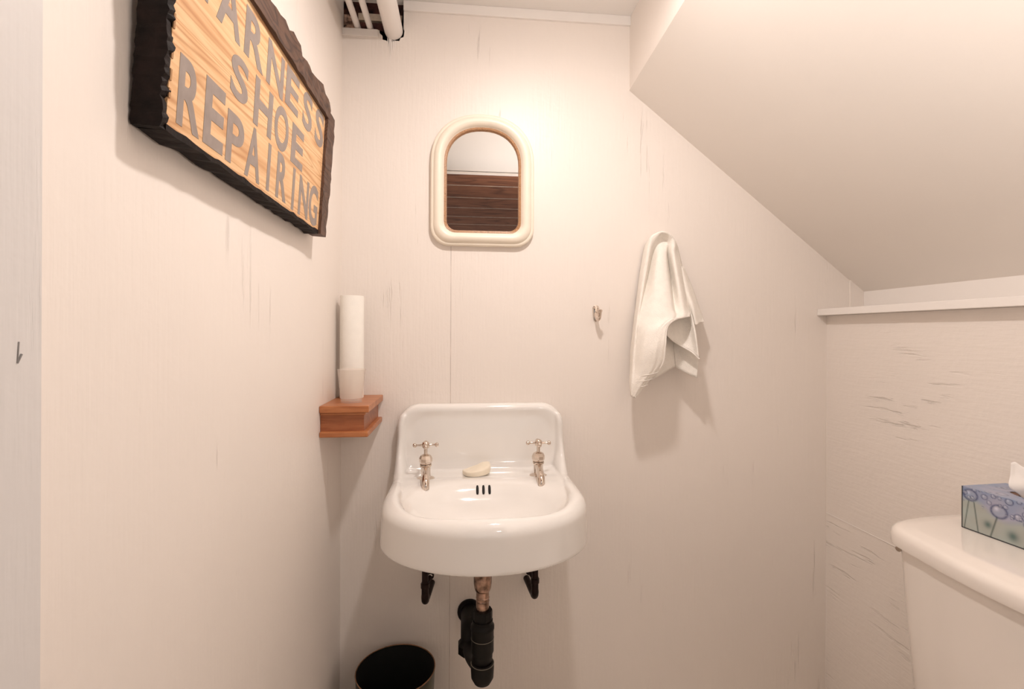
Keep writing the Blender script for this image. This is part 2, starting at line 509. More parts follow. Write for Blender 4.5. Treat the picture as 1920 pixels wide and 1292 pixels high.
# ceiling over the room, the doorway behind the camera and the plank-ceilinged hall beyond
bm = bmesh.new(); add_box(bm, XL - .03, 1.3, -.03, YB + .014, ZC, ZC + .03); struct('ceiling', bm, M['ceiling'])
bm = bmesh.new()
add_box(bm, XL - .03, 1.3, -.075, -.03, 2.082, 2.15, .003); add_box(bm, XL - .03, 1.3, -.045, -.03, 2.072, 2.09, .002)
struct('trim_10', bm, M['trim'])
bm = bmesh.new(); add_box(bm, .46, 1.3, -.06, -.03, 0, ZC); struct('wall_front', bm, M['wall_v'])
bm = bmesh.new()
y = -.075; k = 0
pitch = .285
while y > -2.3:
    add_box(bm, -1.3, 1.6, y - pitch + .011, y, 2.10, 2.13, .002); y -= pitch; k += 1
struct('ceiling_hall', bm, M['plank'])
bm = bmesh.new(); add_box(bm, -1.3, 1.6, -2.3, -.06, 2.1008, 2.128); struct('ceiling_hall_strips', bm, M['gap'])
bm = bmesh.new(); add_box(bm, -1.33, XL - .03, -.08, -.05, 0, 2.12); struct('wall_hall_side', bm, M['hall'])
bm = bmesh.new(); add_box(bm, 1.3, 1.63, -.08, -.05, 0, 2.12); struct('wall_hall_corner', bm, M['hall'])

# ------------------------------------------------------------------ ceiling lamp (above the frame)
LAMP = (.20, .80, ZC)
t = thing('ceiling_lamp', 'small round ceiling lamp with a lit opal glass dome above the washroom', 'lamp', LAMP)
bm = bmesh.new(); add_lathe(bm, [(0, 0), (.05, 0), (.05, -.008), (.022, -.02), (.018, -.03), (.018, -.062), (.026, -.072), (.042, -.082), (.044, -.089), (.042, -.090), (.039, -.086), (0, -.084)], n=32); from_bm('base', bm, M['chrome'], t, True)
bm = bmesh.new(); add_lathe(bm, [(0, -.0865), (.038, -.0865), (.0392, -.0905), (.037, -.0940), (.028, -.0965), (.015, -.0978), (0, -.098)], n=32); from_bm('glass_dome', bm, M['glow'], t, True)

# ------------------------------------------------------------------ pipes through the hole
def pipe(label, x, z, r, group=None):
    bm = bmesh.new()
    add_tube(bm, [(x, -.02, z), (x, .5, z), (x, 1.0, z), (x, YB + .1, z)], r, 24)
    o = from_bm('painted_pipe', bm, M['pipe'], None, True)
    tag(o, label, 'pipe', group)
    return o
pipe('thick white painted pipe running under the ceiling into the wall hole', PX, PZ, PR)
pipe('thin white painted pipe next to the left wall, entering the wall hole', -.2975, 2.0165, .0085)
pipe('thin white painted pipe between the thick pipe and the other thin pipe', -.263, 2.016, .0085)
bm = bmesh.new()
for x, z0, z1, r in ((-.213, 1.986, 1.955, .0016), (-.2085, 1.988, 1.945, .002), (-.2045, 1.99, 1.94, .0026), (-.199, 1.982, 1.95, .0014), (-.194, 1.982, 1.958, .001), (-.207, 1.95, 1.915, .0007)):
    add_tube(bm, [(x, YB - r * .4, z0), (x + .0003, YB - r * .4, (z0 + z1) / 2), (x + .001, YB - r * .2, z1)], [r, r * .75, r * .2], 8)
tag(from_bm('paint_drips', bm, M['pipe'], None, True), 'hardened white paint drips on wall below the thick pipe', 'paint drips')

# ------------------------------------------------------------------ wooden sign on the left wall
SX, SZ, SK = -.306, 1.372, .06            # face at the foot, lean outwards
sign = thing('wooden_sign', 'worn pine board sign lettered harness shoe repairing in dark rough frame on left wall', 'sign', (XL, .81, SZ))
def sgn(y, h, d):
    """point on the sign: along the wall, up the board, out from its face -> local coordinates of the sign"""
    return Vector((SX + SK * h + d - XL, y - .81, h - SK * d))
def sign_box(bm, y0, y1, h0, h1, d0, d1, ny=1, nh=1, rag=None):
    """slab in sign coordinates, subdivided; rag(y, h, d) -> jitter of the point"""
    ys = np.linspace(y0, y1, ny + 1); hs = np.linspace(h0, h1, nh + 1)
    g = {}
    for di, d in enumerate((d0, d1)):
        for i, y_ in enumerate(ys):
            for j, h_ in enumerate(hs):
                p = np.array([y_, h_, d])
                if rag is not None: p = p + rag(i, j, di, ny, nh)
                g[i, j, di] = bm.verts.new(sgn(*p))
    for i in range(ny):
        for j in range(nh):
            for di in (0, 1): bm.faces.new([g[i, j, di], g[i + 1, j, di], g[i + 1, j + 1, di], g[i, j + 1, di]])
    for i in range(ny):
        for j in (0, nh): bm.faces.new([g[i, j, 0], g[i + 1, j, 0], g[i + 1, j, 1], g[i, j, 1]])
    for j in range(nh):
        for i in (0, ny): bm.faces.new([g[i, j, 0], g[i, j + 1, 0], g[i, j + 1, 1], g[i, j, 1]])
bm = bmesh.new(); sign_box(bm, .5445, 1.085, .002, .248, -.018, 0); from_bm('board', bm, M['sign'], sign)
def jit(a): return rng.normal(0, a)
def rag_top(i, j, di, ny, nh):
    return np.array([0, (jit(.0035) + .004 * math.sin(i * .8)) if j == nh else 0, jit(.001)])
bm = bmesh.new(); sign_box(bm, .5435, 1.092, .241, .281, -.024, .007, 30, 2, rag_top); from_bm('frame_strip', bm, M['bark'], sign)
def rag_bot(i, j, di, ny, nh):
    return np.array([0, jit(.0012) if j == 0 or di == 1 else 0, 0])
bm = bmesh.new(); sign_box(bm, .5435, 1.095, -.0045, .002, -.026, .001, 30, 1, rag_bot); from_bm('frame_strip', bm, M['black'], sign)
def rag_l(i, j, di, ny, nh):
    return np.array([jit(.0012) if i == ny else jit(.0004), 0, (jit(.0011) + .0012 * math.sin(j * .61) * math.sin(j * .23)) if di == 1 else jit(.0005)])
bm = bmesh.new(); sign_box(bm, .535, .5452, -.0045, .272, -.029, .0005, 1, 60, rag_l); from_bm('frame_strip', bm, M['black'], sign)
def rag_r(i, j, di, ny, nh):
    s = j / nh
    return np.array([(-.012 * (1 - s) ** 3 + jit(.0014)) if i == ny else 0, 0, jit(.0008)])
bm = bmesh.new(); sign_box(bm, 1.083, 1.134, -.004, .258, -.022, .006, 2, 22, rag_r); from_bm('frame_strip', bm, M['bark'], sign)
# pale splinters along the near strip
bm = bmesh.new()
for h, l in ((.182, .02), (.118, .016), (.085, .014), (.06, .012), (.04, .01)):
    bm = bmesh.new(); sign_box(bm, .5445, .5475, h - l, h, -.002, .0012); from_bm('splinter', bm, M['bark_raw'], sign)
bm = bmesh.new(); sign_box(bm, .5346, .5362, .175, .2, -.024, -.019); from_bm('splinter', bm, M['bark_raw'], sign)

def letter_polys(ch, bold):
    cu = bpy.data.curves.new('glyph', 'FONT')
    cu.body = ch; cu.extrude = .02; cu.offset = bold; cu.resolution_u = 6
    ob = bpy.data.objects.new('glyph', cu); COL.objects.link(ob)
    dg = bpy.context.evaluated_depsgraph_get()
    me = bpy.data.meshes.new_from_object(ob.evaluated_get(dg))
    v = np.array([p.co[:] for p in me.vertices]); f = [tuple(p.vertices) for p in me.polygons]
    bpy.data.objects.remove(ob); bpy.data.curves.remove(cu); bpy.data.meshes.remove(me)
    return v, f
ROWS = {   # letter, near edge, far edge, foot, head (along the board and up it)
 'repairing': [('R', .561, .607, .0105, .086), ('E', .615, .663, .011, .090), ('P', .6705, .7197, .0095, .076), ('A', .7268, .778, .0085, .083),
               ('I', .8033, .8145, .0085, .0815), ('R', .842, .889, .009, .083), ('I', .9163, .9282, .0065, .081), ('N', .9523, 1.0085, .007, .080), ('G', 1.0128, 1.0685, .005, .085)],
 'shoe': [('S', .671, .7226, .097, .1535), ('H', .7437, .8098, .088, .157), ('O', .8203, .8822, .0865, .158), ('E', .8985, .961, .0865, .155)],
 'harness': [('H', .546, .607, .168, .233), ('A', .627, .6906, .166, .232), ('R', .7019, .7655, .166, .231), ('N', .778, .846, .1655, .2315), ('E', .8566, .92, .170, .2335),
             ('S', .9439, .9985, .1695, .2375), ('S', 1.0197, 1.0765, .168, .240)],
}
for row, letters in ROWS.items():
    V, Fc = [], []
    for ch, y0, y1, h0, h1 in letters:
        v, f = letter_polys(ch, .027)
        lo, hi = v.min(0), v.max(0)
        n0 = len(V)
        for p in v:
            yy = y0 + (p[0] - lo[0]) / (hi[0] - lo[0]) * (y1 - y0)
            hh = h0 + (p[1] - lo[1]) / (hi[1] - lo[1]) * (h1 - h0)
            V.append(tuple(sgn(yy, hh, .0004 if p[2] > 0 else -.0006)))
        Fc += [tuple(n0 + i for i in q) for q in f]
    from_pydata('lettering', V, Fc, M['letters'], sign, smooth=False)

# ------------------------------------------------------------------ mirror
MX = .0545
mir = thing('wall_mirror', 'arched mirror in thick cream painted frame above the white sink', 'mirror', (MX, YB, 1.405))
def arch(hw, z0, z1, rb, zsh, n=22, mirror_k=1.0):
    """outline in x, z: rounded lower corners, flat elliptic arch on top; z from the frame's foot"""
    p = []
    for k in range(7):
        a = math.radians(-90 + 90 * k / 6); p.append((hw - rb + rb * math.cos(a), z0 + rb + rb * math.sin(a)))
    for k in range(n + 1):
        a = math.pi * k / n
        c, s = math.cos(a), math.sin(a)
        e = 2 / 2.25
        p.append((hw * math.copysign(abs(c) ** e, c), zsh + (z1 - zsh) * abs(s) ** e))
    for k in range(7):
        a = math.radians(180 + 90 * k / 6); p.append((-hw + rb + rb * math.cos(a), z0 + rb + rb * math.sin(a)))
    return p
def ring3(pts, d): return [(x, -d, z) for x, z in pts]
H = .374
prof = [(0, .0, .0), (0, .0, .012), (.001, .0, .0145), (.004, .0, .0165), (.008, .0, .0165), (.009, .0, .0185), (.013, .0, .0235), (.019, .0, .0265), (.025, .0, .0265), (.031, .0, .023), (.035, .0, .017), (.036, .0, .0135), (.0385, 0, .012)]
def arch_in(i): return arch(.1465 - i, 0 + i, H - i, max(.052 - i * .55, .02), .235 - i * .1)
rings = [ring3(arch_in(i), d) for i, _, d in prof] + [ring3(arch_in(.0385), .002)]
v, f = loft(rings, False, False); from_pydata('frame', v, f, M['frame'], mir, True, math.radians(50))
rings = [ring3(arch_in(.0365), .0115), ring3(arch_in(.038), .0135), ring3(arch_in(.0425), .0125), ring3(arch_in(.0445), .0085), ring3(arch_in(.045), .004)]
v, f = loft(rings, False, False); from_pydata('inner_lip', v, f, M['gilt'], mir, True, math.radians(50))
rings = [ring3(arch_in(.040), .002), ring3(arch_in(.040), .0045)]
v, f = loft(rings); from_pydata('glass', v, f, M['mirror'], mir, False)

# ------------------------------------------------------------------ corner shelf with roll and cup
SHX, SHY, SHZ = XL, YB, .985
sh = thing('wall_shelf', 'small orange stained wooden block shelf in the corner left of the sink', 'shelf', (XL, YB, .91))
xr, yf = .115, -.213
bm = bmesh.new(); add_box(bm, 0.0005, xr, yf, -.0005, .0585, .075, .0022); from_bm('top_board', bm, M['shelf'], sh)
bm = bmesh.new(); add_box(bm, 0.0005, xr - .009, yf + .007, -.0005, .052, .0585, .002); from_bm('molding', bm, M['shelf'], sh)
bm = bmesh.new(); add_box(bm, 0.0005, xr - .013, yf + .011, -.0005, .0125, .052, .001); from_bm('block', bm, M['shelf_block'], sh)
bm = bmesh.new(); add_box(bm, 0.0005, xr - .002, yf + .001, -.0005, 0, .0135, .003); from_bm('bottom_board', bm, M['shelf'], sh)

roll = thing('paper_towel_roll', 'slim nearly used up white paper towel roll upright behind plastic cup', 'paper towel', (-.2955, 1.362, SHZ))
def roll_ring(r, h): return [(r * (1 + .012 * math.sin(3 * a + 1)) * math.cos(a), r * (1 + .012 * math.sin(3 * a + 1)) * math.sin(a), h) for a in np.linspace(0, 2 * math.pi, 48, endpoint=False)]
v, f = loft([roll_ring(.021, .001), roll_ring(.0302, 0), roll_ring(.0308, .002), roll_ring(.0308, .269), roll_ring(.0302, .2715), roll_ring(.021, .271)], False, False)
from_pydata('paper', v, f, M['paper'], roll, True, math.radians(50))
bm = bmesh.new(); add_lathe(bm, [(.0212, 0), (.0212, .272), (.0195, .272), (.0195, 0)], n=32, close=True); from_bm('cardboard_tube', bm, M['card'], roll, True)

bm = bmesh.new()
add_lathe(bm, [(0, .003), (.021, .003), (.0242, .0035), (.0246, .0), (.0256, .0), (.0262, .006), (.0335, .078), (.0345, .0795), (.0348, .081), (.0345, .0825), (.0335, .082), (.0328, .079), (.0252, .007), (.0242, .005), (0, .0045)], n=40)
cup = from_bm('plastic_cup', bm, M['cup'], None, True, math.radians(60))
cup.location = (-.2765, 1.272, SHZ + .0002)
tag(cup, 'clear frosted plastic cup standing on the wooden corner shelf', 'cup')

# ------------------------------------------------------------------ sink
KX, KZ = .053, .794
sink = thing('wall_sink', 'white enamel wall hung sink with backsplash and two nickel taps', 'sink', (KX, YB, KZ))
def sink_sdf(x, q, z):
    rx, ry, q0 = .2345 + .0035 * np.clip(-z / .1, 0, 1), .196, .268
    k1 = np.sqrt((x / rx) ** 2 + ((q - q0) / ry) ** 2) + 1e-9
    k2 = np.sqrt((x / rx ** 2) ** 2 + ((q - q0) / ry ** 2) ** 2) + 1e-9
    u = np.where(q > q0, k1 * (k1 - 1) / k2, np.abs(x) - rx)
    d = rext(u, z + .11, .11, .034)
    d = smax(d, -.107 - z, .006)
    d2 = rbox2(x, z - .0, .2345, .166, .064)
    spl = rext(d2, q, .044, .019)
    ks = np.clip((np.abs(x) - .13) / .08, 0, 1); ks = .035 + .06 * ks * ks * (3 - 2 * ks)
    d = smin(d, spl, ks)
    d = smax(d, np.abs(x) - rx - .001, .012)
    # recessed face of the backsplash
    rec = rext(rbox2(x, z - .068, .196, .068, .05), q - .066, .035, .012)
    d = smax(d, -rec, .04)
    # sunk deck
    dk = np.maximum(np.maximum(u + .036 + .16 * np.maximum(q - .16, 0), -.006 - z), .04 - q)
    d = smax(d, -dk, .034)
    # bowl
    e = ((np.abs(x) / .178) ** 2.5 + (np.abs(q - .292) / .127) ** 2.5) ** (1 / 2.5)
    fbowl = (np.sqrt(e * e + (z / .086) ** 2) - 1) * .095
    d = smax(d, -np.where(z > 0, (e - 1) * .11, fbowl), .028)
    # hollow underneath
    und = np.maximum(u + .014, z + .1055)
    d = smax(d, -und, .004)
    d = np.maximum(d, .0008 - q)
    return d
V, Fq = surface_net(sink_sdf, (-.25, -.006, -.115), (.25, .475, .176), .0034)
V = [(a, -b, c) for a, b, c in V]
Fq = [tuple(q[::-1]) for q in Fq]
basin = from_pydata('basin', V, Fq, M['porcelain'], sink, True)
bvh = BVHTree.FromPolygons([Vector(p) for p in V], Fq)
def top_z(x, y):
    hit = bvh.ray_cast(Vector((x, y, .4)), Vector((0, 0, -1)))
    return hit[0].z
for k in (-1, 0, 1):
    bm = bmesh.new()
    line = []
    for z in np.linspace(-.0215, -.0385, 7):
        hit = bvh.ray_cast(Vector((k * .0152, -.29, z)), Vector((0, 1, 0)))
        line.append(hit[0] + hit[1] * .0002)
    add_tube(bm, line, [.0022, .0031, .0033, .0033, .0033, .0031, .0022], 12)
    from_bm('overflow_slot', bm, M['slot'], sink, True)
dz = top_z(0, -.292)
bm = bmesh.new(); add_lathe(bm, [(0, dz + .001), (.012, dz + .001), (.0135, dz + .003), (.02, dz + .003), (.022, dz)], (0, -.292, 0), 24); from_bm('drain_ring', bm, M['chrome'], sink, True)

def tap(x, y, rz):
    z = top_z(x, y) - .0006
    root_m = Matrix.Translation((x, y, z)) @ Matrix.Rotation(rz, 4, 'Z')
    def part(name, bm, parent, smooth=True, ang=math.radians(35)):
        bmesh.ops.transform(bm, matrix=root_m, verts=bm.verts)
        return from_bm(name, bm, M['chrome'], parent, smooth, ang)
    bm = bmesh.new()
    add_lathe(bm, [(0, .0), (.0235, .0), (.0232, .002), (.018, .0048), (.0135, .006), (.0125, .009), (.0125, .03), (.0155, .034), (.0155, .038), (.012, .0385)], n=28)
    # spout: comes forward out of the column and bends down at its end
    sp = [(0, -.006, .029), (0, -.022, .027), (0, -.042, .0225), (0, -.06, .0175), (0, -.072, .0115), (0, -.0765, .002), (0, -.0768, -.004)]
    add_tube(bm, [Vector(p) for p in catmull(sp, 4)], [.0098] * 16 + [.0095] * 9, 16)
    body = part('tap', bm, sink)
    bm = bmesh.new()    # eight-sided bonnet
    add_lathe(bm, [(.011, .0385), (.0145, .039), (.0172, .045), (.0172, .053), (.0135, .0605), (.0075, .064), (0, .064)], n=8)
    part('bonnet', bm, body, False)
    bm = bmesh.new(); add_lathe(bm, [(.0045, .064), (.0045, .078), (.006, .08)], n=16)
    add_lathe(bm, [(.006, .0795), (.0088, .081), (.0095, .086), (.0098, .0905), (.0085, .0945), (.0045, .0975), (0, .0985)], n=20)
    for a in range(4):
        c, s = math.cos(a * math.pi / 2), math.sin(a * math.pi / 2)
        prof = [(.006, .0042), (.011, .0034), (.019, .0026), (.0235, .0030), (.0252, .0048), (.0278, .0060), (.0306, .0055), (.0328, .0036), (.0336, .0008)]
        add_tube(bm, [Vector((c * d, s * d, .0875)) for d, r in prof], [r for d, r in prof], 12)
    part('cross_handle', bm, body)
tap(-.0953 - KX, 1.3105 - YB, math.radians(4))
tap(.2023 - KX, 1.3145 - YB, math.radians(-3))

# soap
def soap():
    pts = []
    for k in range(15):
        a = math.pi * (k / 14); pts.append((.0375 * math.cos(math.pi + a), -.047 * math.sin(a) ** .8))
    pts += [(.0395, .008), (.037, .014), (.028, .0165), (.012, .014), (-.008, .0085), (-.026, .003)]
    def ring(s, z): return [(x * s, y * s, z * (1 + .3 * x / .04) + .003 * (x / .04 + 1)) for x, y in pts]
    v, f = loft([ring(.93, .0), ring(.985, .001), ring(1.0, .004), ring(1.0, .012), ring(.985, .015), ring(.93, .0165), ring(.5, .0172)])
    o = from_pydata('soap_bar', v, f, M['soap'], None, True, math.radians(50))
    o.location = (.0375, 1.352, KZ + top_z(.0375 - KX, 1.345 - YB) + .0005)
    o.rotation_euler = (0, 0, math.radians(8))
    tag(o, 'cream half moon bar of soap on the sink deck between the taps', 'soap')
soap()

# ------------------------------------------------------------------ plumbing under the sink
def at(x, y, z): return (x, y, z)
dt = thing('drain_trap', 'black plastic drain trap with tarnished metal tailpiece under the sink', 'drain pipe', (.05, 1.2, .307))
bm = bmesh.new()
add_lathe(bm, [(.0, .392), (.0218, .392), (.0218, .25), (.0205, .238), (.0182, .231), (.0158, .229)], (0, 0, 0), 28)
add_tube(bm, [(0, 0, .235), (0, 0, .15)], .0157, 28)
for z in (.214, .206): add_lathe(bm, [(.0157, z + .0015), (.0164, z), (.0157, z - .0015)], n=28)
from_bm('tailpiece', bm, M['tail'], dt, True)
bm = bmesh.new(); add_lathe(bm, [(.0162, .184), (.0232, .184), (.0238, .180), (.0238, .166), (.0225, .160)], n=10); from_bm('slip_nut', bm, M['abs'], dt, False)
bm = bmesh.new(); add_lathe(bm, [(.0222, .166), (.0225, .157), (.0262, .149), (.0285, .146), (.0285, .139), (.0272, .137), (.0272, .085), (.0255, .081)], n=28)
from_bm('hub', bm, M['abs'], dt, True)
XR, YR, ZU = -.028, .12, .030
leg = [(0, 0, .16), (0, 0, .1), (0, 0, .085)]
U = []
for k in range(17):
    a = math.pi * k / 16
    s_ = (1 - math.cos(a)) / 2
    U.append((XR * s_, YR * s_, .078 - .03 * s_ - .034 * math.sin(a) ** .8))
arm = [(XR, YR + .004, .053), (XR, YR + .012, .058), (XR, YR + .024, .0595), (XR, .24, .0595)]
bm = bmesh.new(); add_tube(bm, leg + U + arm, .0246, 28); from_bm('trap_bend', bm, M['abs'], dt, True)
bm = bmesh.new(); add_lathe(bm, [(.0235, .058), (.0276, .055), (.0282, .044), (.0270, .022), (.02, .009), (0, .004)], n=28); from_bm('hub', bm, M['abs'], dt, True)
bm = bmesh.new(); add_lathe(bm, [(.024, .006), (.033, .009), (.033, .030), (.028, .036), (.024, .037)], (XR, YR, 0), 9); from_bm('slip_nut', bm, M['abs'], dt, False)
for z, r in ((.1165, .0273), (.0555, .0277)):
    bm = bmesh.new(); add_lathe(bm, [(r - .001, z - .0006), (r + .0005, z - .0006), (r + .0005, z + .0006), (r - .001, z + .0006)], n=32, close=True); from_bm('joint_line', bm, M['ring'], dt, True)
bm = bmesh.new(); add_lathe(bm, [(.024, .212), (.033, .2125), (.0345, .214), (.0345, .2195)], (XR, 0, .0595), 28, 'Y'); from_bm('wall_flange', bm, M['abs'], dt, True)

def supply(x, label, s):
    t = thing('supply_pipe', label, 'pipe', (x, 1.33, .437), 0, 'supply pipes under the taps')
    bm = bmesh.new()
    add_tube(bm, [(0, 0, .300), (0, 0, .1), (0, 0, .055)], .0086, 16); from_bm('riser', bm, M['iron'], t, True)
    pts = [(0, 0, .062), (0, 0, .03)] + [(s * .0 * k, .018 * (1 - math.cos(a)), .024 - .018 * math.sin(a) + .0) for k, a in enumerate(np.linspace(0, math.pi / 2, 7))] + [(s * .004, .035, .008), (s * .012, .0895, .016)]
    bm = bmesh.new(); add_tube(bm, pts, [.0095] * 2 + [.0102] * 7 + [.009, .009], 16); from_bm('elbow', bm, M['iron'], t, True)
    bm = bmesh.new(); add_lathe(bm, [(.0088, .046), (.0115, .047), (.0115, .058), (.0088, .059)], n=16); from_bm('collar', bm, M['iron'], t, True)
    bm = bmesh.new(); add_tube(bm, [(0, .01, .048), (s * .012, .03, .062)], .005, 12); add_lathe(bm, [(.006, -.004), (.0098, -.003), (.0098, .003), (.006, .004)], (s * .012, .03, .064), 14, 'Y'); from_bm('valve_knob', bm, M['iron'], t, True)
supply(-.097, 'dark water supply pipe with elbow under the left tap', 1)
supply(.197, 'dark water supply pipe with elbow under the right tap', -1)

# ------------------------------------------------------------------ waste basket
wb = thing('waste_basket', 'dark olive round tin waste basket with copper rim below the corner shelf', 'waste basket', (-.169, 1.303, 0))
bm = bmesh.new(); add_lathe(bm, [(0, .0), (.084, 0), (.087, .004), (.1, .288), (.1005, .292)], n=64); from_bm('body', bm, M['basket'], wb, True)
bm = bmesh.new(); add_lathe(bm, [(0, .004), (.083, .005), (.0985, .29)], n=64); from_bm('liner', bm, M['basket_in'], wb, True)
bm = bmesh.new()
add_lathe(bm, [(.1 + .0014 * math.cos(a), .292 + .0014 * math.sin(a)) for a in np.linspace(0, 2 * math.pi, 10, endpoint=False)], n=64, close=True); from_bm('rim', bm, M['basket_rim'], wb, True)

# ------------------------------------------------------------------ chrome hook
hk = thing('robe_hook', 'small chrome wall hook to the left of the hanging towel', 'hook', (.386, YB, 1.222))
hk.scale = (1.45, 1.3, 1.35)
bm = bmesh.new()
pl = [(0, .0145), (.0045, .013), (.0068, .008), (.0066, 0), (.0052, -.012), (.0028, -.019), (0, -.021)]
pl = pl + [(-x, z) for x, z in pl[-2:0:-1]]
v, f = loft([[(x, 0, z) for x, z in pl], [(x, -.0022, z) for x, z in pl], [(x * .6, -.0038, z * .75) for x, z in pl]])
bm.free(); from_pydata('plate', v, f, M['chrome'], hk, True, math.radians(40))
bm = bmesh.new()
pts = catmull([(0, -.002, -.004), (0, -.012, -.0125), (0, -.022, -.017), (0, -.031, -.013), (0, -.035, -.003), (0, -.036, .004)], 4)
add_tube(bm, [Vector(p) for p in pts], [.0042] * 8 + [.0036] * 9 + [.0042, .005, .0052, .0036], 14); from_bm('prong', bm, M['chrome'], hk, True)
bm = bmesh.new()
for s in (-1, 1): add_lathe(bm, [(.0022, .002), (.002, .0042), (0, .005)], (s * .0042, 0, .008), 10, 'Y')
for v_ in bm.verts: v_.co.y = -v_.co.y
from_bm('screw', bm, M['chrome'], hk, True)

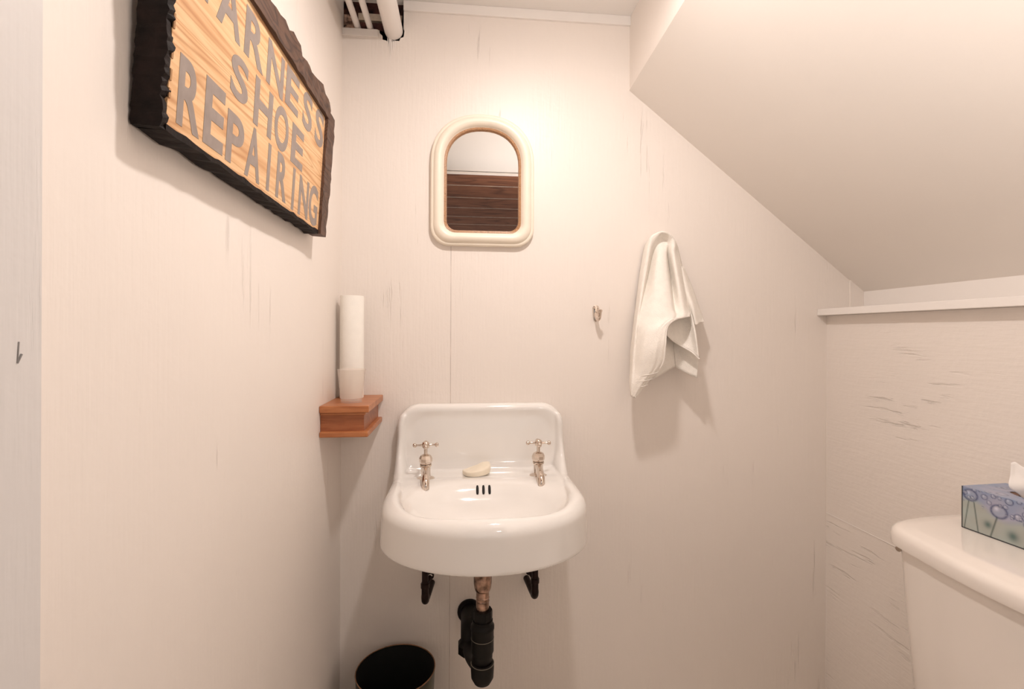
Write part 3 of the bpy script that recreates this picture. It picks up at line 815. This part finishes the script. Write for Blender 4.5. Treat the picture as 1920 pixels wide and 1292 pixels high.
# ------------------------------------------------------------------ towel (rows of points on each hanging fold, metres)
TOWEL_SHEETS = [
 [
  [(0.5436,1.4160,1.4195), (0.5567,1.4080,1.4309), (0.5712,1.4040,1.4399), (0.5817,1.4020,1.4429), (0.5923,1.4040,1.4420), (0.6029,1.4060,1.4363), (0.6128,1.4100,1.4278), (0.6237,1.4160,1.4165)],
  [(0.5348,1.4100,1.4214), (0.5376,1.3800,1.4376), (0.5526,1.3700,1.4467), (0.5667,1.3660,1.4493), (0.5802,1.3680,1.4470), (0.5939,1.3740,1.4409), (0.6079,1.3840,1.4308), (0.6267,1.4080,1.4183)],
  [(0.5304,1.4110,1.4090), (0.5310,1.3750,1.4136), (0.5504,1.3800,1.4226), (0.5728,1.3920,1.4299), (0.5864,1.3900,1.4267), (0.5935,1.3840,1.4196), (0.6018,1.3700,1.4112), (0.6282,1.4040,1.4067)],
  [(0.5260,1.4118,1.3902), (0.5261,1.3741,1.3844), (0.5479,1.3976,1.3884), (0.5548,1.3670,1.3838), (0.5728,1.3649,1.3838), (0.5920,1.3914,1.3883), (0.5963,1.3609,1.3837), (0.6296,1.3996,1.3903)],
  [(0.5130,1.4108,1.3085), (0.5101,1.3683,1.3042), (0.5285,1.3878,1.3064), (0.5372,1.3419,1.3019), (0.5693,1.3373,1.3019), (0.5991,1.3810,1.3067), (0.6013,1.3396,1.3026), (0.6440,1.3913,1.3084)],
  [(0.5040,1.4074,1.2379), (0.4953,1.3570,1.2352), (0.5024,1.3595,1.2354), (0.5254,1.3192,1.2335), (0.5678,1.3117,1.2335), (0.5902,1.3419,1.2352), (0.6055,1.3243,1.2345), (0.6395,1.3570,1.2365)],
  [(0.4982,1.4043,1.2081), (0.4885,1.3508,1.2063), (0.4937,1.3482,1.2063), (0.5184,1.3090,1.2052), (0.5611,1.2959,1.2051), (0.5801,1.3050,1.2055), (0.5987,1.3024,1.2056), (0.6228,1.3183,1.2077)],
  [(0.4950,1.4038,1.1801), (0.4822,1.3457,1.1793), (0.4874,1.3390,1.1792), (0.5061,1.3043,1.1818), (0.5375,1.2896,1.1904), (0.5500,1.2874,1.1933), (0.5637,1.2881,1.1977), (0.5766,1.2936,1.1994)],
  [(0.4912,1.4019,1.1521), (0.4783,1.3433,1.1525), (0.4835,1.3364,1.1540), (0.4944,1.3006,1.1571), (0.5165,1.2852,1.1644), (0.5275,1.2832,1.1687), (0.5385,1.2812,1.1731), (0.5459,1.2847,1.1774)],
  [(0.4855,1.3987,1.1057), (0.4734,1.3419,1.1079), (0.4775,1.3320,1.1083), (0.4866,1.2993,1.1124), (0.5052,1.2823,1.1173), (0.5168,1.2780,1.1203), (0.5300,1.2780,1.1246), (0.5374,1.2780,1.1275)],
  [(0.4768,1.3774,1.0531), (0.4681,1.3348,1.0564), (0.4727,1.3263,1.0570), (0.4834,1.3021,1.0603), (0.5019,1.2922,1.0653), (0.5141,1.2894,1.0698), (0.5254,1.2879,1.0741), (0.5343,1.2879,1.0784)],
  [(0.4656,1.3490,1.0150), (0.4627,1.3277,1.0173), (0.4663,1.3206,1.0180), (0.4738,1.3121,1.0203), (0.4836,1.3064,1.0237), (0.4911,1.3064,1.0266), (0.4986,1.3064,1.0309), (0.5046,1.3064,1.0338)],
  [(0.4653,1.3348,0.9870), (0.4639,1.3263,0.9866), (0.4659,1.3234,0.9855), (0.4664,1.3206,0.9844), (0.4694,1.3206,0.9844), (0.4725,1.3206,0.9858), (0.4755,1.3206,0.9887), (0.4785,1.3206,0.9916)],
 ],
 [
  [(0.5735,1.3467,1.2579), (0.5944,1.3589,1.2589), (0.6129,1.3650,1.2595), (0.6255,1.3648,1.2566), (0.6394,1.3706,1.2525)],
  [(0.5620,1.3228,1.2119), (0.5917,1.3487,1.2130), (0.6179,1.3617,1.2137), (0.6339,1.3552,1.2136), (0.6434,1.3419,1.2102)],
  [(0.5560,1.3119,1.1793), (0.5873,1.3384,1.1738), (0.6167,1.3515,1.1680), (0.6351,1.3373,1.1635), (0.6385,1.3121,1.1606)],
  [(0.5535,1.3060,1.1559), (0.5765,1.3238,1.1411), (0.6046,1.3348,1.1261), (0.6305,1.3206,1.1087), (0.6432,1.2993,1.0906)],
 ],
 [
  [(0.5245,1.3804,1.1983), (0.5509,1.3672,1.1982), (0.5821,1.3738,1.1985), (0.6073,1.3804,1.1989)],
  [(0.5210,1.3703,1.1144), (0.5439,1.3490,1.1151), (0.5799,1.3604,1.1193), (0.6095,1.3774,1.1219)],
  [(0.5156,1.3632,1.0178), (0.5383,1.3419,1.0362), (0.5783,1.3561,1.0544), (0.6161,1.3703,1.0700)],
 ],
 [
  [(0.5977,1.3804,1.1988), (0.6241,1.3751,1.1988), (0.6440,1.3698,1.1988), (0.6575,1.3645,1.1988)],
  [(0.6006,1.3717,1.1297), (0.6254,1.3632,1.1254), (0.6483,1.3547,1.1195), (0.6632,1.3462,1.1153)],
  [(0.6047,1.3660,1.0642), (0.6265,1.3547,1.0498), (0.6446,1.3462,1.0398), (0.6548,1.3348,1.0348)],
 ],
 [
  [(0.6211,1.3985,1.3556), (0.6260,1.3878,1.3543), (0.6334,1.3899,1.3547), (0.6447,1.4039,1.3568)],
  [(0.6312,1.3844,1.2843), (0.6374,1.3667,1.2829), (0.6542,1.3785,1.2841), (0.6708,1.3963,1.2858)],
  [(0.6406,1.3696,1.2372), (0.6475,1.3506,1.2347), (0.6665,1.3670,1.2357), (0.6851,1.3885,1.2370)],
  [(0.6513,1.3617,1.2139), (0.6521,1.3437,1.2013), (0.6734,1.3612,1.2080), (0.6894,1.3741,1.2054)],
  [(0.6557,1.3608,1.2017), (0.6531,1.3422,1.1862), (0.6732,1.3574,1.1926), (0.6890,1.3669,1.1945)],
 ],
]
def towel():
    V, Fc = [], []
    for si, sheet in enumerate(TOWEL_SHEETS):
        g = catmull(sheet, 8)
        g = np.transpose(catmull(np.transpose(g, (1, 0, 2)), 8), (1, 0, 2))
        nr, nc = g.shape[:2]
        # soft creases
        rr, cc = np.meshgrid(np.arange(nr), np.arange(nc), indexing='ij')
        g[..., 1] += .0012 * np.sin(rr * .33 + cc * .21 + si) * np.sin(cc * .37 - rr * .11)
        g[..., 1] = np.minimum(g[..., 1], YB - .005)
        n0 = len(V)
        V += [tuple(p) for p in g.reshape(-1, 3)]
        for i in range(nr - 1):
            for j in range(nc - 1):
                a = n0 + i * nc + j
                Fc.append((a, a + nc, a + nc + 1, a + 1))
    t = thing('hand_towel', 'white terry hand towel hanging in folds right of the chrome hook', 'towel', (.585, YB, .97))
    V = [(x - .585, y - YB, z - .97) for x, y, z in V]
    o = from_pydata('cloth', V, Fc, M['towel'], t, True)
    m = o.modifiers.new('thick', 'SOLIDIFY'); m.thickness = .0042; m.offset = 0.0
    # stitched hem along the free edges in front
    bm = bmesh.new()
    def hem(line, r=.0021):
        p = catmull(line, 6) - np.array([.585, YB + .0015, .97])
        add_tube(bm, [Vector(q) for q in p], r, 8)
    A = TOWEL_SHEETS[0]
    hem([r[-1] for r in A[6:]] + [A[-1][4]])
    hem(TOWEL_SHEETS[1][-1], .0018)
    hem(TOWEL_SHEETS[4][-1], .0016)
    from_bm('hem', bm, M['band'], t, True)
    # woven band near the corner that hangs lowest
    bm = bmesh.new()
    for k in (10.35, 10.75, 11.15):
        i = int(k); w_ = k - i
        ln = [tuple(np.array(A[i][j]) * (1 - w_) + np.array(A[i + 1][j]) * w_) for j in range(0, 8)]
        p = catmull(ln, 4) - np.array([.585, YB + .0022, .97])
        p[:, 2] += np.linspace(.004, -.008, len(p))
        add_tube(bm, [Vector(q) for q in p], .0009, 6)
    from_bm('woven_band', bm, M['band'], t, True)
towel()

# ------------------------------------------------------------------ toilet (only the cistern is in view)
TY, TZ = .7055, .784
toi = thing('toilet', 'cream white toilet cistern with lid against the right wall', 'toilet', (X3, TY, 0))
HALF = [(-.291, 0), (-.2895, .04), (-.2865, .08), (-.281, .12), (-.277, .157), (-.267, .195), (-.236, .226), (-.175, .244), (-.11, .2525), (-.05, .2545), (-.02, .2555)]
_h = catmull(HALF, 4)
OUTLINE = np.concatenate([_h, [(-.012, .25)], [(-.012, -.25)], _h[:0:-1] * [1, -1]])
def tank_ring(z, inset=0.0, k=1.0):
    """outline seen from above: straight back by the wall, rounded corners, bowed front (towards -x)"""
    c = np.array([-.11, 0])
    out = []
    for p in OUTLINE:
        d = p - c
        q = c + d * k
        q = q - d / np.linalg.norm(d) * inset
        out.append((min(q[0], -.008), q[1], z))
    return out
v, f = loft([tank_ring(0.4300, .03, .86), tank_ring(0.4370, .012, .86), tank_ring(0.4600, .004, .865), tank_ring(0.6120, .0, .90), tank_ring(0.7500, .0, .935)])
from_pydata('cistern', v, f, M['ceramic'], toi, True, math.radians(40))
v, f = loft([tank_ring(0.7470, .008), tank_ring(0.7485, .001), tank_ring(0.7520), tank_ring(0.7670, .0), tank_ring(0.7745, .003), tank_ring(0.7800, .009), tank_ring(0.7825, .017), tank_ring(0.7835, .026), tank_ring(0.7855, .034), tank_ring(0.7860, .045), tank_ring(0.7860, .09)])
from_pydata('cistern_lid', v, f, M['ceramic'], toi, True, math.radians(40))
bm = bmesh.new()
add_lathe(bm, [(0, 0), (.009, 0), (.009, .006), (.005, .011), (0, .012)], (-.210, .200, .734), 16, 'Y')
add_tube(bm, [(-.210, .210, .734), (-.228, .210, .733), (-.244, .2045, .731)], [.0035, .0042, .0055], 10)
from_bm('flush_lever', bm, M['chrome'], toi, True)
def oval(z, cx, a, b_, n=40): return [(cx + a * math.cos(t), b_ * math.sin(t), z) for t in np.linspace(0, 2 * math.pi, n, endpoint=False)]
v, f = loft([oval(0, -.34, .2, .10), oval(.02, -.34, .195, .097), oval(.12, -.35, .17, .085), oval(.24, -.39, .2, .12), oval(.36, -.43, .235, .175), oval(.39, -.43, .24, .18), oval(.395, -.43, .225, .165), oval(.37, -.43, .19, .135), oval(.25, -.42, .10, .07)], True, True)
from_pydata('bowl', v, f, M['ceramic'], toi, True, math.radians(50))
bm = bmesh.new(); add_box(bm, -.29, -.03, -.11, .11, .30, .432, .02, 3); from_bm('cistern_shelf', bm, M['ceramic'], toi, True)
v, f = loft([oval(.397, -.43, .238, .178), oval(.402, -.43, .243, .183), oval(.412, -.43, .243, .183), oval(.418, -.43, .23, .17)])
from_pydata('seat', v, f, M['ceramic'], toi, True, math.radians(50))

# ------------------------------------------------------------------ tissue box on the cistern
BX0, BX1, BY0, BY1, BH = .0, .105, -.215, .0, .0805
LIDZ = .7862
tb = thing('tissue_box', 'blue and pale green printed tissue box on the cistern lid', 'tissue box', (.9655, .873, LIDZ), math.radians(4))
def print_colour(u, v, face):
    """u along the box (m), v up from its foot (m): blue droplets above, pale green below, dark thin stems"""
    n1 = .5 + .5 * math.sin(u * 61 + 2.1 * math.sin(v * 75)) * math.cos(v * 83 + 1.7 * math.sin(u * 43))
    edge = .056 - u * .17 + .008 * math.sin(u * 70)
    pale = np.array([.50, .56, .52]) * (1 - .25 * n1) + np.array([.12, .08, .06]) * n1
    blue = np.array([.27, .36, .55]) * (1 - .35 * n1) + np.array([.30, .24, .24]) * n1
    k = min(1, max(0, (v - edge) / .012 + .5))
    c = pale * (1 - k) + blue * k
    for (cu, cv, r) in DROPS:
        d = math.hypot(u - cu, (v - cv) * 1.15)
        if d < r * 1.35:
            ring = math.exp(-((d - r) / (r * .17)) ** 2)
            c = c * (1 - .88 * ring) + np.array([.03, .055, .17]) * .88 * ring
            if d < r: c = c * .75 + np.array([.55, .55, .62]) * .25
            gl = math.exp(-(math.hypot(u - cu + r * .35, v - cv - r * .35) / (r * .3)) ** 2)
            c = c + .3 * gl
    for (u0, v0, u1, v1, w_) in STEMS:
        if v <= max(v0, v1) and v >= min(v0, v1):
            s = (v - v0) / (v1 - v0); d = abs(u - (u0 + (u1 - u0) * s))
            a = math.exp(-(d / w_) ** 2)
            c = c * (1 - .85 * a) + np.array([.03, .07, .06]) * .85 * a
    for (cu, cv, r) in BLURS:
        a = .8 * math.exp(-((u - cu) ** 2 + (v - cv) ** 2) / r ** 2)
        c = c * (1 - a) + np.array([.05, .14, .13]) * a
    return np.clip(c * .8, 0, 1)
DROPS = [(.016, .067, .0115), (.064, .052, .0125), (.094, .052, .006), (.112, .043, .009), (.04, .071, .005), (.048, .063, .004), (.105, .06, .005), (.128, .046, .008), (.145, .05, .011), (.165, .06, .012), (.19, .04, .014), (.08, .075, .006), (.055, .077, .004)]
_r = random.Random(5)
for k in range(46):
    u = _r.uniform(0, .21); DROPS.append((u, .056 - u * .12 + _r.uniform(-.004, .035), _r.uniform(.0018, .0042)))
for k in range(60):
    DROPS.append((_r.uniform(0, .21), .083 + _r.uniform(0, .1), _r.uniform(.002, .008)))
STEMS = [(.013, .056, .005, .0, .0010), (.022, .056, .03, .0, .0011), (.061, .041, .05, .0, .0013), (.118, .03, .102, .0, .0013), (.15, .04, .14, .0, .0012), (.185, .028, .19, .0, .0012)]
BLURS = [(.046, .022, .007), (.086, .016, .009), (.13, .012, .008), (.172, .02, .012)]
def box_mesh():
    nu, nv, nw = 150, 60, 74
    V, Fc, Cc = [], [], []
    def face(fn, col, nu, nv, flip=False, skip=None):
        n0 = len(V)
        for i in range(nu + 1):
            for j in range(nv + 1):
                V.append(fn(i / nu, j / nv)); Cc.append(col(i / nu, j / nv))
        for i in range(nu):
            for j in range(nv):
                if skip and skip((i + .5) / nu, (j + .5) / nv): continue
                a = n0 + i * (nv + 1) + j
                q = (a, a + nv + 1, a + nv + 2, a + 1)
                Fc.append(q[::-1] if flip else q)
    LY, LX = BY1 - BY0, BX1 - BX0
    hole_ = lambda s, t: ((s * LY - LY / 2) / .062) ** 2 + ((t * LX - LX / 2) / .021) ** 2 < 1
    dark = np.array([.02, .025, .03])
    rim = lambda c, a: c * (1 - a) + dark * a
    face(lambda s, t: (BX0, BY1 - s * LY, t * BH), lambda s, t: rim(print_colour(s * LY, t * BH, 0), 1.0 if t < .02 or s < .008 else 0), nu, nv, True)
    face(lambda s, t: (BX1, BY1 - s * LY, t * BH), lambda s, t: print_colour(s * LY, t * BH, 0), nu // 2, nv // 2)
    face(lambda s, t: (BX0 + t * LX, BY1 - s * LY, BH), lambda s, t: print_colour(s * LY, BH + t * LX, 0) * .8 + np.array([.36, .40, .50]) * .2, nu, nw, False, hole_)
    face(lambda s, t: (BX0 + t * LX, BY1 - s * LY, 0), lambda s, t: dark, 4, 4, True)
    face(lambda s, t: (BX0 + s * LX, BY1, t * BH), lambda s, t: print_colour(.03 + s * LX, t * BH, 0), nw, nv, True)
    face(lambda s, t: (BX0 + s * LX, BY0, t * BH), lambda s, t: print_colour(.03 + s * LX, t * BH, 0), nw, nv)
    me = bpy.data.meshes.new('carton'); me.from_pydata(V, [], Fc); me.update()
    at_ = me.color_attributes.new('print', 'FLOAT_COLOR', 'POINT')
    at_.data.foreach_set('color', np.array([(*c, 1) for c in Cc], dtype=np.float32).ravel())
    m, nt, b = mat_new('printed_card')
    a = N(nt, 'ShaderNodeAttribute', attribute_name='print'); nt.links.new(a.outputs['Color'], b.inputs['Base Color'])
    b.inputs['Roughness'].default_value = .38
    link_mesh('carton', me, m, tb)
box_mesh()
bm = bmesh.new()
cx, cy = (BX0 + BX1) / 2, (BY0 + BY1) / 2
R1 = [(cx + .0225 * math.cos(a), cy + .064 * math.sin(a), BH - .0006) for a in np.linspace(0, 2 * math.pi, 40, endpoint=False)]
R2 = [(cx + .010 * math.cos(a), cy + .050 * math.sin(a), BH - .004) for a in np.linspace(0, 2 * math.pi, 40, endpoint=False)]
v, f = loft([R1, R2], False, False); bm.free()
from_pydata('slot_liner', v, f, simple('brown_card_slot', (.16, .09, .065), .7, noise=.3), tb, True)
def tissue():
    rows = [
     [(0.046, -0.072, 0.070), (0.052, -0.084, 0.070), (0.056, -0.099, 0.070), (0.062, -0.119, 0.070), (0.058, -0.139, 0.070)],
     [(0.036, -0.070, 0.084), (0.048, -0.082, 0.086), (0.056, -0.099, 0.088), (0.068, -0.119, 0.088), (0.062, -0.144, 0.086)],
     [(0.022, -0.064, 0.097), (0.040, -0.078, 0.100), (0.056, -0.096, 0.102), (0.074, -0.119, 0.102), (0.066, -0.144, 0.098)],
     [(0.030, -0.060, 0.116), (0.040, -0.066, 0.119), (0.050, -0.088, 0.112), (0.072, -0.114, 0.120), (0.070, -0.144, 0.113)],
     [(0.036, -0.057, 0.138), (0.041, -0.061, 0.140), (0.047, -0.074, 0.132), (0.064, -0.099, 0.136), (0.070, -0.134, 0.130)]]
    g = catmull(rows, 6); g = np.transpose(catmull(np.transpose(g, (1, 0, 2)), 6), (1, 0, 2))
    nr, nc = g.shape[:2]
    fc = [(i * nc + j, (i + 1) * nc + j, (i + 1) * nc + j + 1, i * nc + j + 1) for i in range(nr - 1) for j in range(nc - 1)]
    o = from_pydata('tissue', [tuple(p) for p in g.reshape(-1, 3)], fc, M['tissue'], tb, True)
    m = o.modifiers.new('thick', 'SOLIDIFY'); m.thickness = .0006
tissue()
